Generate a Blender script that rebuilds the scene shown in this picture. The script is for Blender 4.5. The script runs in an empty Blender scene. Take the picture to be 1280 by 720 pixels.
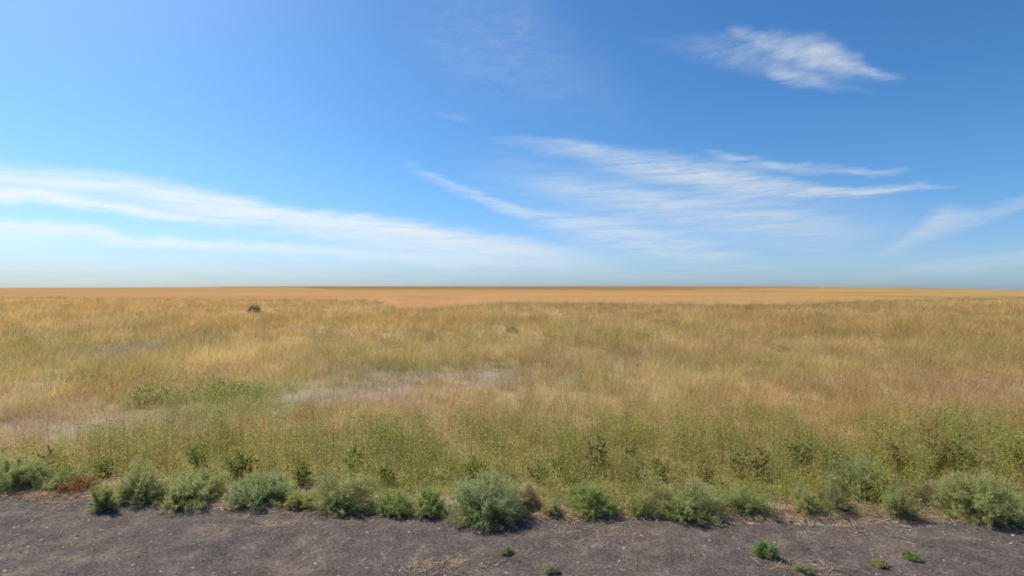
import bpy, math
import numpy as np

R = np.random.default_rng(7)
SC = bpy.context.scene
COL = SC.collection
RAD = math.radians
H = 2.1            # camera height above the shoulder
F = 640.0          # focal length in pixels of the 1280 px wide photograph

# ------------------------------------------------------------------ noise
def _hash(ix, iy, seed):
    n = (ix.astype(np.int64) * 374761393 + iy.astype(np.int64) * 668265263 + seed * 974711) & 0xFFFFFFFF
    n = ((n ^ (n >> 13)) * 1274126177) & 0xFFFFFFFF
    n = n ^ (n >> 16)
    return (n & 0xFFFF) / 65535.0

def vnoise(x, y, seed=0):
    x = np.asarray(x, float); y = np.asarray(y, float)
    ix = np.floor(x); iy = np.floor(y)
    fx = x - ix; fy = y - iy
    fx = fx * fx * (3 - 2 * fx); fy = fy * fy * (3 - 2 * fy)
    a = _hash(ix, iy, seed); b = _hash(ix + 1, iy, seed)
    c = _hash(ix, iy + 1, seed); d = _hash(ix + 1, iy + 1, seed)
    return (a * (1 - fx) + b * fx) * (1 - fy) + (c * (1 - fx) + d * fx) * fy

def fbm(x, y, seed=0, oct=4):
    s = 0.0; a = 0.5; t = 0.0
    for o in range(oct):
        s = s + a * vnoise(x * 2 ** o + 17.3 * o, y * 2 ** o - 9.1 * o, seed + o)
        t += a; a *= 0.5
    return s / t

def sstep(a, b, v):
    t = np.clip((v - a) / (b - a), 0, 1)
    return t * t * (3 - 2 * t)

# ------------------------------------------------------------------ the lie of the land
def edge_y(x):
    """far edge of the gravel shoulder"""
    xc = np.clip(x, -6.0, 5.5)
    base = 4.716 - 0.0623 * xc + 0.00594 * xc * xc
    sl = -0.0623 + 2 * 0.00594 * xc
    return base + sl * (x - xc)

def ground_z(x, y):
    x = np.asarray(x, float); y = np.asarray(y, float)
    d = np.hypot(x, y)
    t = np.arctan2(x, np.maximum(y, 1e-3) + 0 * x)
    t = np.where(y > 0, t, np.sign(x) * 1.57)
    prof = np.interp(d, [0, 90, 160, 350, 700, 1100, 1500, 2200, 4000, 9000],
                        [0, 0.0, -0.15, -0.35, 1.2, 3.9, 6.4, 2, -30, -90])
    side = np.interp(t, [-1.57, -0.80, -0.55, -0.35, 0.0, 0.42, 0.62, 0.79, 1.57],
                        [-6.5, -4.6, -2.0, -0.3, 0.0, -0.4, -2.6, -8.8, -16])
    z = prof + side * sstep(250, 1500, d)
    amp = sstep(6, 30, d)
    z = z + amp * 0.32 * (fbm(x / 17, y / 17, 5, 3) - 0.5)
    z = z + sstep(80, 300, d) * 0.9 * (fbm(x / 120, y / 120, 9, 3) - 0.5)
    z = z + 0.05 * sstep(0.1, 0.8, y - edge_y(x)) * (fbm(x / 0.9, y / 0.9, 3, 3) - 0.3)
    # the shallow swale that runs away towards the wheat
    z = z - 0.55 * np.exp(-((x + 11) / 6.0) ** 2) * sstep(38, 60, y) * (1 - sstep(110, 200, y))
    return z

# far edge of the rough pasture (where the wheat begins), px -> metres
_bx = np.array([-900, 0, 100, 230, 330, 400, 475, 500, 530, 560, 640, 720, 850, 940, 1000, 1060, 1110, 1280, 2200])
_by = np.array([369, 369, 370, 371.5, 372, 372, 374, 379.5, 380, 378, 375.5, 376, 377.5, 378.5, 378, 375, 373, 370, 369.])
_bt = (_bx - 640) / F
_bd = F * (H - 0.42) / (_by - 360)
def wheat_start(x, y):
    return np.interp(x / np.maximum(y, 1e-3), _bt, _bd)

# ------------------------------------------------------------------ mesh helpers
def new_obj(name, me, mat, parent=None):
    o = bpy.data.objects.new(name, me)
    COL.objects.link(o)
    if mat: me.materials.append(mat)
    if parent: o.parent = parent
    return o

def tag(o, label=None, cat=None, group=None, kind=None):
    if label: o['label'] = label
    if cat: o['category'] = cat
    if group: o['group'] = group
    if kind: o['kind'] = kind
    return o

def make_mesh(name, V, faces, col=None, smooth=False):
    """faces: list of (n,k) index arrays"""
    me = bpy.data.meshes.new(name)
    me.vertices.add(len(V)); me.vertices.foreach_set('co', np.ascontiguousarray(V, dtype=np.float32).ravel())
    faces = [f for f in faces if len(f)]
    li = np.concatenate([f.ravel() for f in faces]).astype(np.int32)
    tot = np.concatenate([np.full(len(f), f.shape[1]) for f in faces]).astype(np.int32)
    st = np.concatenate([[0], np.cumsum(tot)[:-1]]).astype(np.int32)
    me.loops.add(len(li)); me.loops.foreach_set('vertex_index', li)
    me.polygons.add(len(tot)); me.polygons.foreach_set('loop_start', st)
    try: me.polygons.foreach_set('loop_total', tot)
    except Exception: pass
    if smooth: me.polygons.foreach_set('use_smooth', np.ones(len(tot), bool))
    if col is not None:
        a = me.color_attributes.new('Col', 'FLOAT_COLOR', 'POINT')
        c = np.ones((len(V), 4), np.float32); c[:, :3] = col
        a.data.foreach_set('color', c.ravel())
    me.update(calc_edges=True)
    return me

class Geo:
    """collects numpy pieces into one mesh"""
    def __init__(s): s.V = []; s.C = []; s.Q = []; s.T = []; s.n = 0
    def add(s, V, C, Q=None, T=None):
        s.V.append(V); s.C.append(np.broadcast_to(C, V.shape))
        if Q is not None and len(Q): s.Q.append(Q + s.n)
        if T is not None and len(T): s.T.append(T + s.n)
        s.n += len(V)
    def arrays(s):
        V = np.concatenate(s.V); C = np.concatenate(s.C)
        Q = np.concatenate(s.Q) if s.Q else np.zeros((0, 4), int)
        T = np.concatenate(s.T) if s.T else np.zeros((0, 3), int)
        return V, C, Q, T
    def build(s, name, mat, parent=None, smooth=False):
        V, C, Q, T = s.arrays()
        return new_obj(name, make_mesh(name, V, [Q, T], C, smooth), mat, parent)

def norm(v): return v / np.maximum(np.linalg.norm(v, axis=-1, keepdims=True), 1e-9)

def kites(P, D, L, W, rng, fold=0.25):
    """leaf-shaped quads: base P, direction D, length L, width W"""
    n = len(P); D = norm(D)
    r = norm(rng.normal(size=(n, 3)))
    S = norm(np.cross(D, r)); N = np.cross(D, S)
    L = np.broadcast_to(L, n)[:, None]; W = np.broadcast_to(W, n)[:, None]
    m = P + D * L * 0.42 + N * L * 0.06
    V = np.stack([P, m + S * W / 2 + N * W * fold, P + D * L - N * L * 0.05, m - S * W / 2 + N * W * fold], 1).reshape(-1, 3)
    return V, np.arange(4 * n).reshape(n, 4)

def ribbons(P0, D0, bend, L, W, seg, rng, taper=1.0):
    """curved blades: start P0, start direction D0, bending towards vector `bend`"""
    n = len(P0); D0 = norm(D0)
    ang = rng.uniform(0, np.pi, n)
    S = np.stack([np.cos(ang), np.sin(ang), 0 * ang], 1)
    rows = []
    for k in range(seg):
        t = k / seg
        c = P0 + D0 * (L * t)[:, None] + bend * ((L * t * t)[:, None])
        w = (W * (1 - 0.75 * t * taper) / 2)[:, None]
        rows += [c - S * w, c + S * w]
    tip = P0 + D0 * L[:, None] + bend * L[:, None]
    rows.append(tip)
    V = np.stack(rows, 1).reshape(-1, 3)
    k = 2 * seg + 1
    b = np.arange(n)[:, None] * k
    Q = np.concatenate([b + np.array([[2 * i, 2 * i + 1, 2 * i + 3, 2 * i + 2]]) for i in range(seg - 1)]) if seg > 1 else np.zeros((0, 4), int)
    T = b + np.array([[2 * seg - 2, 2 * seg - 1, 2 * seg]])
    return V, Q, T, tip, k

def tubes(P0, P1, r0, r1):
    """3-sided tapered sticks"""
    n = len(P0); D = norm(P1 - P0)
    ref = np.where(np.abs(D[:, 2:3]) > 0.9, np.array([[1., 0, 0]]), np.array([[0, 0, 1.]]))
    A = norm(np.cross(D, ref)); B = np.cross(D, A)
    rows = []
    for (P, r) in ((P0, r0), (P1, r1)):
        for q in range(3):
            a = q * 2.0944
            rows.append(P + (A * math.cos(a) + B * math.sin(a)) * np.reshape(np.broadcast_to(r, n), (n, 1)))
    V = np.stack(rows, 1).reshape(-1, 3)
    b = np.arange(n)[:, None] * 6
    Q = np.concatenate([b + np.array([[0, 1, 4, 3]]), b + np.array([[1, 2, 5, 4]]), b + np.array([[2, 0, 3, 5]])])
    T = np.concatenate([b + np.array([[3, 4, 5]])])
    return V, Q, T

# ------------------------------------------------------------------ materials
def nt(mat):
    mat.use_nodes = True; t = mat.node_tree; t.nodes.clear(); return t
def N(t, typ, **kw):
    n = t.nodes.new(typ)
    for k, v in kw.items():
        if k.startswith('i_'):
            n.inputs[k[2:].replace('_', ' ')].default_value = v
        else: setattr(n, k, v)
    return n

def foliage_mat(name, trans=0.35, rough=0.75, spec=0.25, vary=0.25, scale=30):
    m = bpy.data.materials.new(name); t = nt(m)
    out = N(t, 'ShaderNodeOutputMaterial')
    at = N(t, 'ShaderNodeAttribute', attribute_name='Col')
    tc = N(t, 'ShaderNodeTexCoord')
    no = N(t, 'ShaderNodeTexNoise', i_Scale=scale, i_Detail=2.0)
    mr = N(t, 'ShaderNodeMapRange'); mr.inputs['From Min'].default_value = 0.3; mr.inputs['From Max'].default_value = 0.7
    mr.inputs['To Min'].default_value = 1 - vary; mr.inputs['To Max'].default_value = 1 + vary
    mul = N(t, 'ShaderNodeVectorMath', operation='SCALE')
    t.links.new(tc.outputs['Object'], no.inputs['Vector'])
    t.links.new(no.outputs['Fac'], mr.inputs['Value'])
    t.links.new(at.outputs['Color'], mul.inputs[0]); t.links.new(mr.outputs['Result'], mul.inputs['Scale'])
    p = N(t, 'ShaderNodeBsdfPrincipled'); p.inputs['Roughness'].default_value = rough
    p.inputs['Specular IOR Level'].default_value = spec
    t.links.new(mul.outputs[0], p.inputs['Base Color'])
    tr = N(t, 'ShaderNodeBsdfTranslucent')
    mx = N(t, 'ShaderNodeMixShader'); mx.inputs[0].default_value = trans
    t.links.new(mul.outputs[0], tr.inputs['Color'])
    t.links.new(p.outputs[0], mx.inputs[1]); t.links.new(tr.outputs[0], mx.inputs[2])
    t.links.new(mx.outputs[0], out.inputs[0])
    return m

def earth_mat(name, ramp, scale, bump=0.3, bscale=40, rough=0.95, attr=True, stretch=(1, 1, 1), speck=None, spec=0.2):
    """soil-like material: a two-scale noise ramp times the vertex colour"""
    m = bpy.data.materials.new(name); t = nt(m)
    out = N(t, 'ShaderNodeOutputMaterial'); p = N(t, 'ShaderNodeBsdfPrincipled')
    p.inputs['Roughness'].default_value = rough; p.inputs['Specular IOR Level'].default_value = spec
    tc = N(t, 'ShaderNodeTexCoord'); mp = N(t, 'ShaderNodeMapping'); mp.inputs['Scale'].default_value = stretch
    t.links.new(tc.outputs['Object'], mp.inputs['Vector'])
    n1 = N(t, 'ShaderNodeTexNoise', i_Scale=scale, i_Detail=8.0, i_Roughness=0.65)
    n2 = N(t, 'ShaderNodeTexNoise', i_Scale=bscale, i_Detail=5.0, i_Roughness=0.7)
    for n in (n1, n2): t.links.new(mp.outputs[0], n.inputs['Vector'])
    cr = N(t, 'ShaderNodeValToRGB')
    while len(cr.color_ramp.elements) < len(ramp): cr.color_ramp.elements.new(0.5)
    for e, (pos, c) in zip(cr.color_ramp.elements, ramp):
        e.position = pos; e.color = (*c, 1)
    t.links.new(n1.outputs['Fac'], cr.inputs[0])
    src = cr.outputs[0]
    if speck:
        vo = N(t, 'ShaderNodeTexVoronoi', i_Scale=speck[0]); t.links.new(mp.outputs[0], vo.inputs['Vector'])
        sep = N(t, 'ShaderNodeSeparateColor'); t.links.new(vo.outputs['Color'], sep.inputs[0])
        mr = N(t, 'ShaderNodeMapRange'); mr.inputs['To Min'].default_value = speck[1]; mr.inputs['To Max'].default_value = speck[2]
        t.links.new(sep.outputs[0], mr.inputs['Value'])
        sc = N(t, 'ShaderNodeVectorMath', operation='SCALE')
        t.links.new(src, sc.inputs[0]); t.links.new(mr.outputs['Result'], sc.inputs['Scale']); src = sc.outputs[0]
    if attr:
        at = N(t, 'ShaderNodeAttribute', attribute_name='Col')
        mu = N(t, 'ShaderNodeVectorMath', operation='MULTIPLY')
        t.links.new(src, mu.inputs[0]); t.links.new(at.outputs['Color'], mu.inputs[1]); src = mu.outputs[0]
    t.links.new(src, p.inputs['Base Color'])
    b = N(t, 'ShaderNodeBump'); b.inputs['Strength'].default_value = bump; b.inputs['Distance'].default_value = 0.02
    t.links.new(n2.outputs['Fac'], b.inputs['Height']); t.links.new(b.outputs[0], p.inputs['Normal'])
    t.links.new(p.outputs[0], out.inputs[0])
    return m

M_grass = foliage_mat('dry_grass_blades', 0.5, vary=0.15, scale=6)
M_green = foliage_mat('green_weed_leaves', 0.5, 0.6, 0.35)
M_sage = foliage_mat('sage_green_foliage', 0.58, 0.8, 0.2)
M_stem = foliage_mat('woody_stem', 0.0, 0.85, 0.2)
M_stone = foliage_mat('stone', 0.0, 0.85, 0.3, vary=0.2, scale=60)
M_ground = earth_mat('pasture_soil', [(0.3, (0.75, 0.75, 0.75)), (0.5, (1.0, 1.0, 1.0)), (0.72, (1.2, 1.18, 1.15))], 1.3, 0.6, 25)
M_wheat = earth_mat('ripe_wheat', [(0.3, (0.93, 0.93, 0.93)), (0.5, (1, 1, 1)), (0.7, (1.08, 1.06, 1.04))], 0.12, 0.5, 3.0, spec=0.0)
M_gravel = earth_mat('road_shoulder_gravel', [(0.3, (.076, .061, .053)), (0.5, (.118, .095, .081)), (0.62, (.155, .126, .102)), (0.8, (.23, .19, .155))],
                     5.0, 1.0, 90, speck=(75, 0.6, 1.45), attr=True)
M_road = earth_mat('asphalt', [(0.3, (0.04, 0.04, 0.042)), (0.7, (0.065, 0.064, 0.064))], 3, 0.6, 120, attr=False, speck=(140, 0.7, 1.4))

# ------------------------------------------------------------------ the field's plant cover
STRAW = np.array([.66, .50, .22]); GOLD = np.array([.62, .38, .135]); TAN = np.array([.52, .35, .13])
OLIVE = np.array([.34, .30, .075]); GREEN = np.array([.20, .26, .055]); PINK = np.array([.52, .34, .165])
LAV = np.array([.37, .29, .255]); RED = np.array([.42, .21, .10]); YGREEN = np.array([.36, .36, .075])

def gp(px, py, top=0.42):
    d = F * (H - top) / (py - 360.0)
    return (px - 640) / F * d, d

PATCH = [  # px, py, rx, ry, colour, strength, height factor, density factor
    (255, 486, 115, 15, GREEN * 1.1, .75, 1.15, 1.0), (480, 528, 55, 12, GREEN, .6, 1.1, 1), (120, 425, 90, 9, OLIVE, .6, 1, 1),
    (360, 470, 60, 14, GREEN * 1.1, .6, 1.1, 1), (540, 445, 90, 10, OLIVE, .55, 1, 1), (770, 505, 120, 18, OLIVE, .3, 1, 1),
    (290, 431, 45, 10, STRAW * 1.12, .9, 1.15, 1), (165, 436, 45, 9, LAV, .7, .8, .7), (500, 428, 45, 5, STRAW, .8, 1, 1),
    (840, 453, 85, 6, STRAW, .7, 1, 1), (890, 470, 60, 6, STRAW, .4, 1, 1), (1010, 432, 90, 9, STRAW, .6, 1.05, 1),
    (1100, 418, 130, 5, STRAW, .5, 1, 1), (30, 505, 110, 22, PINK, .8, .8, .9), (545, 484, 95, 14, PINK, .7, .8, .9),
    (1150, 462, 170, 9, PINK, .7, 1, 1), (1240, 480, 90, 14, PINK, .5, 1, 1), (960, 440, 60, 8, OLIVE, .5, 1, 1),
    (540, 464, 90, 4, LAV, 1.0, .40, .5), (440, 488, 65, 9, LAV, 1.0, .40, .6), (612, 474, 30, 4, LAV, 1, .3, .3),
    (772, 447, 35, 3, LAV, 1, .35, .3), (50, 526, 160, 13, LAV, .95, .5, .72), (250, 520, 90, 6, LAV, .7, .6, .75), (480, 475, 60, 4, LAV, .9, .5, .6), (600, 462, 60, 3, LAV, .8, .4, .6), (1275, 486, 24, 5, LAV, .8, .5, .5),
    (680, 444, 22, 5, RED, .7, 1, 1), (345, 503, 80, 7, RED * 1.15, .6, .7, .9), (330, 500, 140, 6, PINK, .6, .7, 1),
    (790, 532, 220, 22, TAN, .45, 1, 1), (1120, 520, 160, 18, TAN, .45, 1, 1), (70, 565, 60, 20, RED * 1.2, .4, .8, 1),
    (1210, 575, 90, 22, OLIVE * .8, .5, 1.1, 1), (160, 555, 30, 20, RED * 1.2, .35, .8, 1), (1270, 425, 60, 8, OLIVE, .5, 1, 1),
    (700, 575, 300, 18, YGREEN, .45, 1.0, 1), (380, 575, 120, 18, YGREEN, .45, 1, 1)]
PW = []
for (px, py, rx, ry, c, s, hf, df) in PATCH:
    tp = .12 if df < .8 else .42
    cx, cy = gp(px, py, tp); _, y0 = gp(px, py + ry); _, y1 = gp(px, max(py - ry, 364))
    PW.append((cx, cy, rx / F * cy, (y1 - y0) / 2, c, s, hf, df))

def cover(x, y):
    """colour, height factor and density factor of the pasture at a place"""
    v = 360 + F * (H - 0.42) / np.maximum(y, 1)
    n1 = fbm(x / 2.3, y / 3.2, 11, 4); n2 = fbm(x / 0.8, y / 0.8, 21, 3); n3 = fbm(x / 7, y / 12, 31, 3)
    n4 = fbm(x / 1.4 + 50, y / 1.4, 41, 4)
    def mix(c, w, d): return c * (1 - w[:, None]) + d * w[:, None]
    c = np.tile(TAN, (len(x), 1))
    c = mix(c, sstep(425, 385, v) * 0.7, GOLD)
    c = mix(c, sstep(.42, .62, n3) * .5, STRAW * .95)
    c = c * np.interp(v, [375, 440, 500], [.93, .81, .88])[:, None]
    c = mix(c, sstep(480, 570, v) * .72, YGREEN)
    c = mix(c, sstep(.45, .68, n1) * np.interp(v, [375, 420, 520, 600], [.15, .45, .65, .6]), OLIVE)
    c = mix(c, sstep(.50, .72, n4) * np.interp(v, [375, 420, 500, 600], [.4, .55, .45, .25]), PINK)
    c = mix(c, sstep(.54, .74, n2) * np.interp(v, [375, 480, 600], [.05, .25, .45]), GREEN)
    tus = fbm(x / 1.1, y / 2.6, 65, 3)
    c = c * (1 + (np.interp(v, [375, 430, 520, 600], [.55, .5, .3, .2])) * (tus - .5) * 1.5)[:, None]
    nearw = wheat_start(x, y) - y
    c = mix(c, sstep(22, 4, nearw) * .65, np.array([.40, .29, .12]))
    c = mix(c, sstep(.60, .72, fbm(x / 3.5, y / 4, 63, 3)) * sstep(430, 400, v) * .5, np.array([.40, .27, .11]))
    c = mix(c, sstep(.62, .8, fbm(x / 1.1, y / 1.7, 61, 3)) * .6, STRAW)
    hf = 0.85 + 0.45 * n1; df = np.ones(len(x))
    wob = (fbm(x / 1.6, y / 1.6, 71, 3) - .5) * 1.6
    for (cx, cy, rx, ry, pc, s, h, d) in PW:
        q = ((x - cx) / rx) ** 2 + ((y - cy) / ry) ** 2
        w = s * np.exp(-np.maximum(q + wob * (1.6 if d < .8 else 1), 0) * .8)
        c = mix(c, w, pc)
        hf = hf * (1 - w) + h * w * (0.85 + .4 * n1); df = df * (1 - w) + d * w
    return c, hf, df

# ------------------------------------------------------------------ ground
def radial_grid(r0, r1, nr, na, a0=-math.pi, a1=math.pi):
    r = np.geomspace(r0, r1, nr); a = np.linspace(a0, a1, na)
    RR, AA = np.meshgrid(r, a, indexing='ij')
    X = (RR * np.sin(AA)).ravel(); Y = (RR * np.cos(AA)).ravel()
    i = np.arange(nr - 1)[:, None] * na + np.arange(na - 1)[None]
    Q = np.stack([i, i + 1, i + na + 1, i + na], -1).reshape(-1, 4)
    return X, Y, Q

X, Y, Q = radial_grid(0.4, 9000, 420, 721)
Z = ground_z(X, Y)
gc, _, gd = cover(X, Y)
soil = np.array([.215, .165, .115])
C = soil[None] * .55 + gc * .45
far = sstep(90, 260, np.hypot(X, Y))[:, None]
C = C * (1 - far) + (GOLD * 1.05) * far
C = np.where(((Y - edge_y(X)) < 0.45)[:, None], np.array([.42, .33, .24]), C)
st = ground = new_obj('ground', make_mesh('ground', np.stack([X, Y, Z], 1), [Q], C, True), M_ground)
tag(ground, kind='structure')
# close the disc under the camera
# (the road sheet below covers it)

# wheat: a standing crop 0.5 m high over its own ground, seen as one mass
def crop_sheet(name, tri, d0f, d1f, t0, t1, col, hgt, mat, label, nr=150, na=520, seed=0):
    t = np.linspace(t0, t1, na); u = np.linspace(0, 1, nr)
    d0 = d0f(t); d1 = d1f(t)
    Yy = d0[None] * (d1 / d0)[None] ** u[:, None]
    Xx = Yy * t[None]
    x = Xx.ravel(); y = Yy.ravel()
    z = ground_z(x, y) + hgt
    dist = np.hypot(x, y)
    z = z + hgt * .28 * (vnoise(x * 1.6, y * 1.1, 3 + seed) - .5) * (1 - sstep(150, 500, dist))
    ramp = sstep(0, .09, u)[:, None] * np.ones(na)[None]
    z = z - hgt * (1 - ramp.ravel()) * .8
    inner = (np.minimum(u, 1 - u) > 1e-6)[:, None] & np.ones(na, bool)[None]
    inner[:, 0] = inner[:, -1] = False
    z = np.where(inner.ravel(), z, ground_z(x, y) - 0.1)
    c = np.tile(col, (len(x), 1))
    k = fbm(x / 90, y / 60, 81 + seed, 4)
    c = c * (0.90 + .22 * k)[:, None]
    tt = x / y
    c = c * (.86 + .28 * fbm(x / 500, y / 35, 87 + seed, 3))[:, None]
    rt = sstep(.28, .75, tt + .25 * (fbm(x / 150, y / 80, 83, 3) - .5))[:, None]
    c = c * (1 - rt) + np.array([.345, .215, .082]) * (.85 + .3 * k)[:, None] * rt
    sk = (sstep(.56, .66, fbm(x / 70, y / 22, 85, 3)) * sstep(.30, .50, tt) * .8)[:, None]
    c = c * (1 - sk) + np.array([.20, .155, .06]) * sk
    i = np.arange(nr - 1)[:, None] * na + np.arange(na - 1)[None]
    Qq = np.stack([i, i + 1, i + na + 1, i + na], -1).reshape(-1, 4)
    o = new_obj(name, make_mesh(name, np.stack([x, y, z], 1), [Qq], c, True), mat)
    tag(o, label, 'crop', kind='stuff')
    return o
WHEAT = np.array([.352, .200, .088]); WHEAT2 = np.array([.235, .140, .058])
crop_sheet('wheat', 0, lambda t: np.interp(t, _bt, _bd), lambda t: 0 * t + 1900, -1.45, 1.45, WHEAT, .45, M_wheat,
           'ripe golden wheat crop standing beyond the rough pasture', nr=240, na=760)
crop_sheet('stubble', 0, lambda t: np.interp(t, [-.60, -.42, -.36, .35, .42, .62], [1300, 900, 420, 390, 520, 900]),
           lambda t: 0 * t + 1750, -.60, .60, WHEAT2, .9, M_wheat, 'duller brown stubble lying along the crest of the far field', nr=90, seed=4)

# ------------------------------------------------------------------ gravel shoulder and road
na, nb = 900, 160
xs = np.linspace(-26, 26, na); v = np.linspace(0, 1, nb)
XX, VV = np.meshgrid(xs, v)
near = edge_y(XX) - 3.3
YY = near + (3.3 + .35) * VV
off = YY - edge_y(XX)
wig = .16 * (fbm(XX / .55, YY / .4, 91, 4) - .5) + .14 * (fbm(XX / 2.1, YY / 2, 95, 2) - .5)
ZZ = 0.022 * (1 - 2.2 * sstep(-.06, .06, off + wig * 1.3)) + .012 * (fbm(XX / .12, YY / .12, 97, 3) - .5) * sstep(0.05, .3, VV) + 0.004
C = np.ones((XX.size, 3))
dust = sstep(.55, .75, fbm(XX.ravel() / .5, YY.ravel() / .25, 99, 4))[:, None]
C = C * (1 - dust * .5) + np.array([1.6, 1.42, 1.18]) * dust * .5
i = np.arange(nb - 1)[:, None] * na + np.arange(na - 1)[None]
Q = np.stack([i, i + 1, i + na + 1, i + na], -1).reshape(-1, 4)
sh = new_obj('gravel_shoulder', make_mesh('gravel_shoulder', np.stack([XX.ravel(), YY.ravel(), ZZ.ravel()], 1), [Q], C, True), M_gravel)
tag(sh, kind='structure')

xs = np.linspace(-60, 60, 121)
e = edge_y(xs) - 3.25
V = np.concatenate([np.stack([xs, e, 0 * xs + .034], 1), np.stack([xs, e - 7.2, 0 * xs + .034], 1)])
n = len(xs); i = np.arange(n - 1)[:, None]
Q = np.concatenate([i, i + n, i + n + 1, i + 1], 1)
rd = new_obj('road', make_mesh('road', V, [Q]), M_road); tag(rd, kind='structure')
V2 = np.concatenate([np.stack([xs, e - .30, 0 * xs + .038], 1), np.stack([xs, e - .42, 0 * xs + .038], 1)])
M_paint = earth_mat('road_paint', [(0.3, (.6, .6, .58)), (.6, (.8, .8, .78))], 6, .2, 60, attr=False)
ln = new_obj('road_edge_line', make_mesh('road_edge_line', V2, [Q]), M_paint); tag(ln, kind='structure')

# stones on the shoulder
def icos():
    p = (1 + 5 ** .5) / 2
    V = norm(np.array([(-1, p, 0), (1, p, 0), (-1, -p, 0), (1, -p, 0), (0, -1, p), (0, 1, p), (0, -1, -p), (0, 1, -p), (p, 0, -1), (p, 0, 1), (-p, 0, -1), (-p, 0, 1)], float))
    T = np.array([(0, 11, 5), (0, 5, 1), (0, 1, 7), (0, 7, 10), (0, 10, 11), (1, 5, 9), (5, 11, 4), (11, 10, 2), (10, 7, 6), (7, 1, 8), (3, 9, 4), (3, 4, 2), (3, 2, 6), (3, 6, 8), (3, 8, 9), (4, 9, 5), (2, 4, 11), (6, 2, 10), (8, 6, 7), (9, 8, 1)])
    return V, T
def stones(n, x0, x1, y0f, y1f, smin, smax, cols, probs, rng, zf):
    x = rng.uniform(x0, x1, n); t = rng.uniform(0, 1, n)
    y = y0f(x) + (y1f(x) - y0f(x)) * t
    s = smin * (smax / smin) ** (rng.uniform(0, 1, n) ** 2.2)
    V, T = icos()
    a = rng.uniform(0, 6.28, n); ca, sa = np.cos(a), np.sin(a)
    P = V[None] * (1 + .28 * rng.normal(size=(n, 12, 1))) * s[:, None, None] * rng.uniform([.8, .55, .35], [1.3, .95, .7], (n, 3))[:, None]
    Pv = np.stack([P[..., 0] * ca[:, None] - P[..., 1] * sa[:, None] + x[:, None], P[..., 0] * sa[:, None] + P[..., 1] * ca[:, None] + y[:, None], P[..., 2] + (zf(x, y) + s * .18)[:, None]], -1)
    ci = rng.choice(len(cols), n, p=probs)
    c = cols[ci] * rng.uniform(.7, 1.3, (n, 1))
    Tt = (np.arange(n)[:, None, None] * 12 + T[None]).reshape(-1, 3)
    return Pv.reshape(-1, 3), np.repeat(c, 12, 0), Tt
rg = np.random.default_rng(3)
g = Geo()
cols = np.array([(.083, .066, .057), (.13, .103, .089), (.20, .165, .135), (.34, .29, .23), (.13, .09, .075), (.10, .105, .09)])
Vs, Cs, Ts = stones(42000, -9, 9, lambda x: edge_y(x) - 1.7, lambda x: edge_y(x) + .02, .005, .017, cols, [.36, .35, .15, .035, .065, .04], rg, lambda x, y: 0 * x + .016)
g.add(Vs, Cs, None, Ts)
Vs, Cs, Ts = stones(900, -9, 9, lambda x: edge_y(x) - 1.9, lambda x: edge_y(x) + .1, .012, .026, cols, [.32, .3, .18, .09, .07, .04], rg, lambda x, y: 0 * x + .014)
g.add(Vs, Cs, None, Ts)
lightc = np.array([(.30, .26, .22), (.36, .31, .23), (.26, .24, .23), (.30, .21, .15), (.05, .042, .042)])
Vs, Cs, Ts = stones(5200, -9, 9, lambda x: edge_y(x) - 1.9, lambda x: edge_y(x) + .05, .007, .018, lightc, [.25, .2, .2, .1, .25], rg, lambda x, y: 0 * x + .018)
g.add(Vs, Cs, None, Ts)
o = g.build('gravel', M_stone); tag(o, 'loose dark grey and buff gravel stones scattered over the road shoulder', 'gravel', kind='stuff')

# dry litter: chopped straw lying along the shoulder's edge and scattered bits on the gravel
def litter(n, xf, yf, L0, L1, c, rng, z0=.03, flat=.12):
    x = xf(n); y = yf(x, n)
    a = rng.normal(0, .9, n); D = np.stack([np.cos(a), np.sin(a), rng.normal(0, flat, n)], 1)
    L = rng.uniform(L0, L1, n); W = rng.uniform(.003, .007, n)
    P = np.stack([x, y, z0 + rng.uniform(0, .02, n)], 1)
    V, Qk = kites(P, D, L, W, rng, .1)
    V[:, 2] = np.maximum(V[:, 2], z0 * .6)
    return V, np.repeat(c[rng.integers(0, len(c), n)] * rng.uniform(.75, 1.2, (n, 1)), 4, 0), Qk
g = Geo()
lc = np.array([(.60, .46, .30), (.50, .38, .24), (.42, .30, .2), (.56, .40, .30)])
def yb(x, n):
    m = fbm(x / .7, x * 0 + 3, 15, 3)
    return edge_y(x) + rg.normal(0, 1, n) * (.04 + .22 * sstep(.45, .7, m)) + .07
V_, C_, Q_ = litter(26000, lambda n: rg.uniform(-9, 9, n), yb, .03, .13, lc, rg, .02)
g.add(V_, C_, Q_)
for (px, py, w, dn) in ((690, 646, 40, 1500), (1180, 640, 60, 2200), (60, 621, 60, 1500), (1050, 642, 50, 1300), (1010, 645, 60, 900), (20, 619, 30, 500), (550, 712, 60, 260), (1000, 714, 60, 200), (500, 636, 40, 300)):
    cx, cy = gp(px, py, .0)
    V_, C_, Q_ = litter(dn, lambda n: rg.normal(cx, w / F * cy * .5, n), lambda x, n: rg.normal(cy, .06, n), .03, .16, lc, rg, .03)
    g.add(V_, C_, Q_)
V_, C_, Q_ = litter(800, lambda n: rg.uniform(-9, 9, n), lambda x, n: edge_y(x) - 1.8 * rg.uniform(0, 1, n), .02, .08, lc, rg, .035)
g.add(V_, C_, Q_)
o = g.build('straw_litter', M_grass); tag(o, 'pale broken straw lying along the edge of the gravel', 'straw', kind='stuff')

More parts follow.
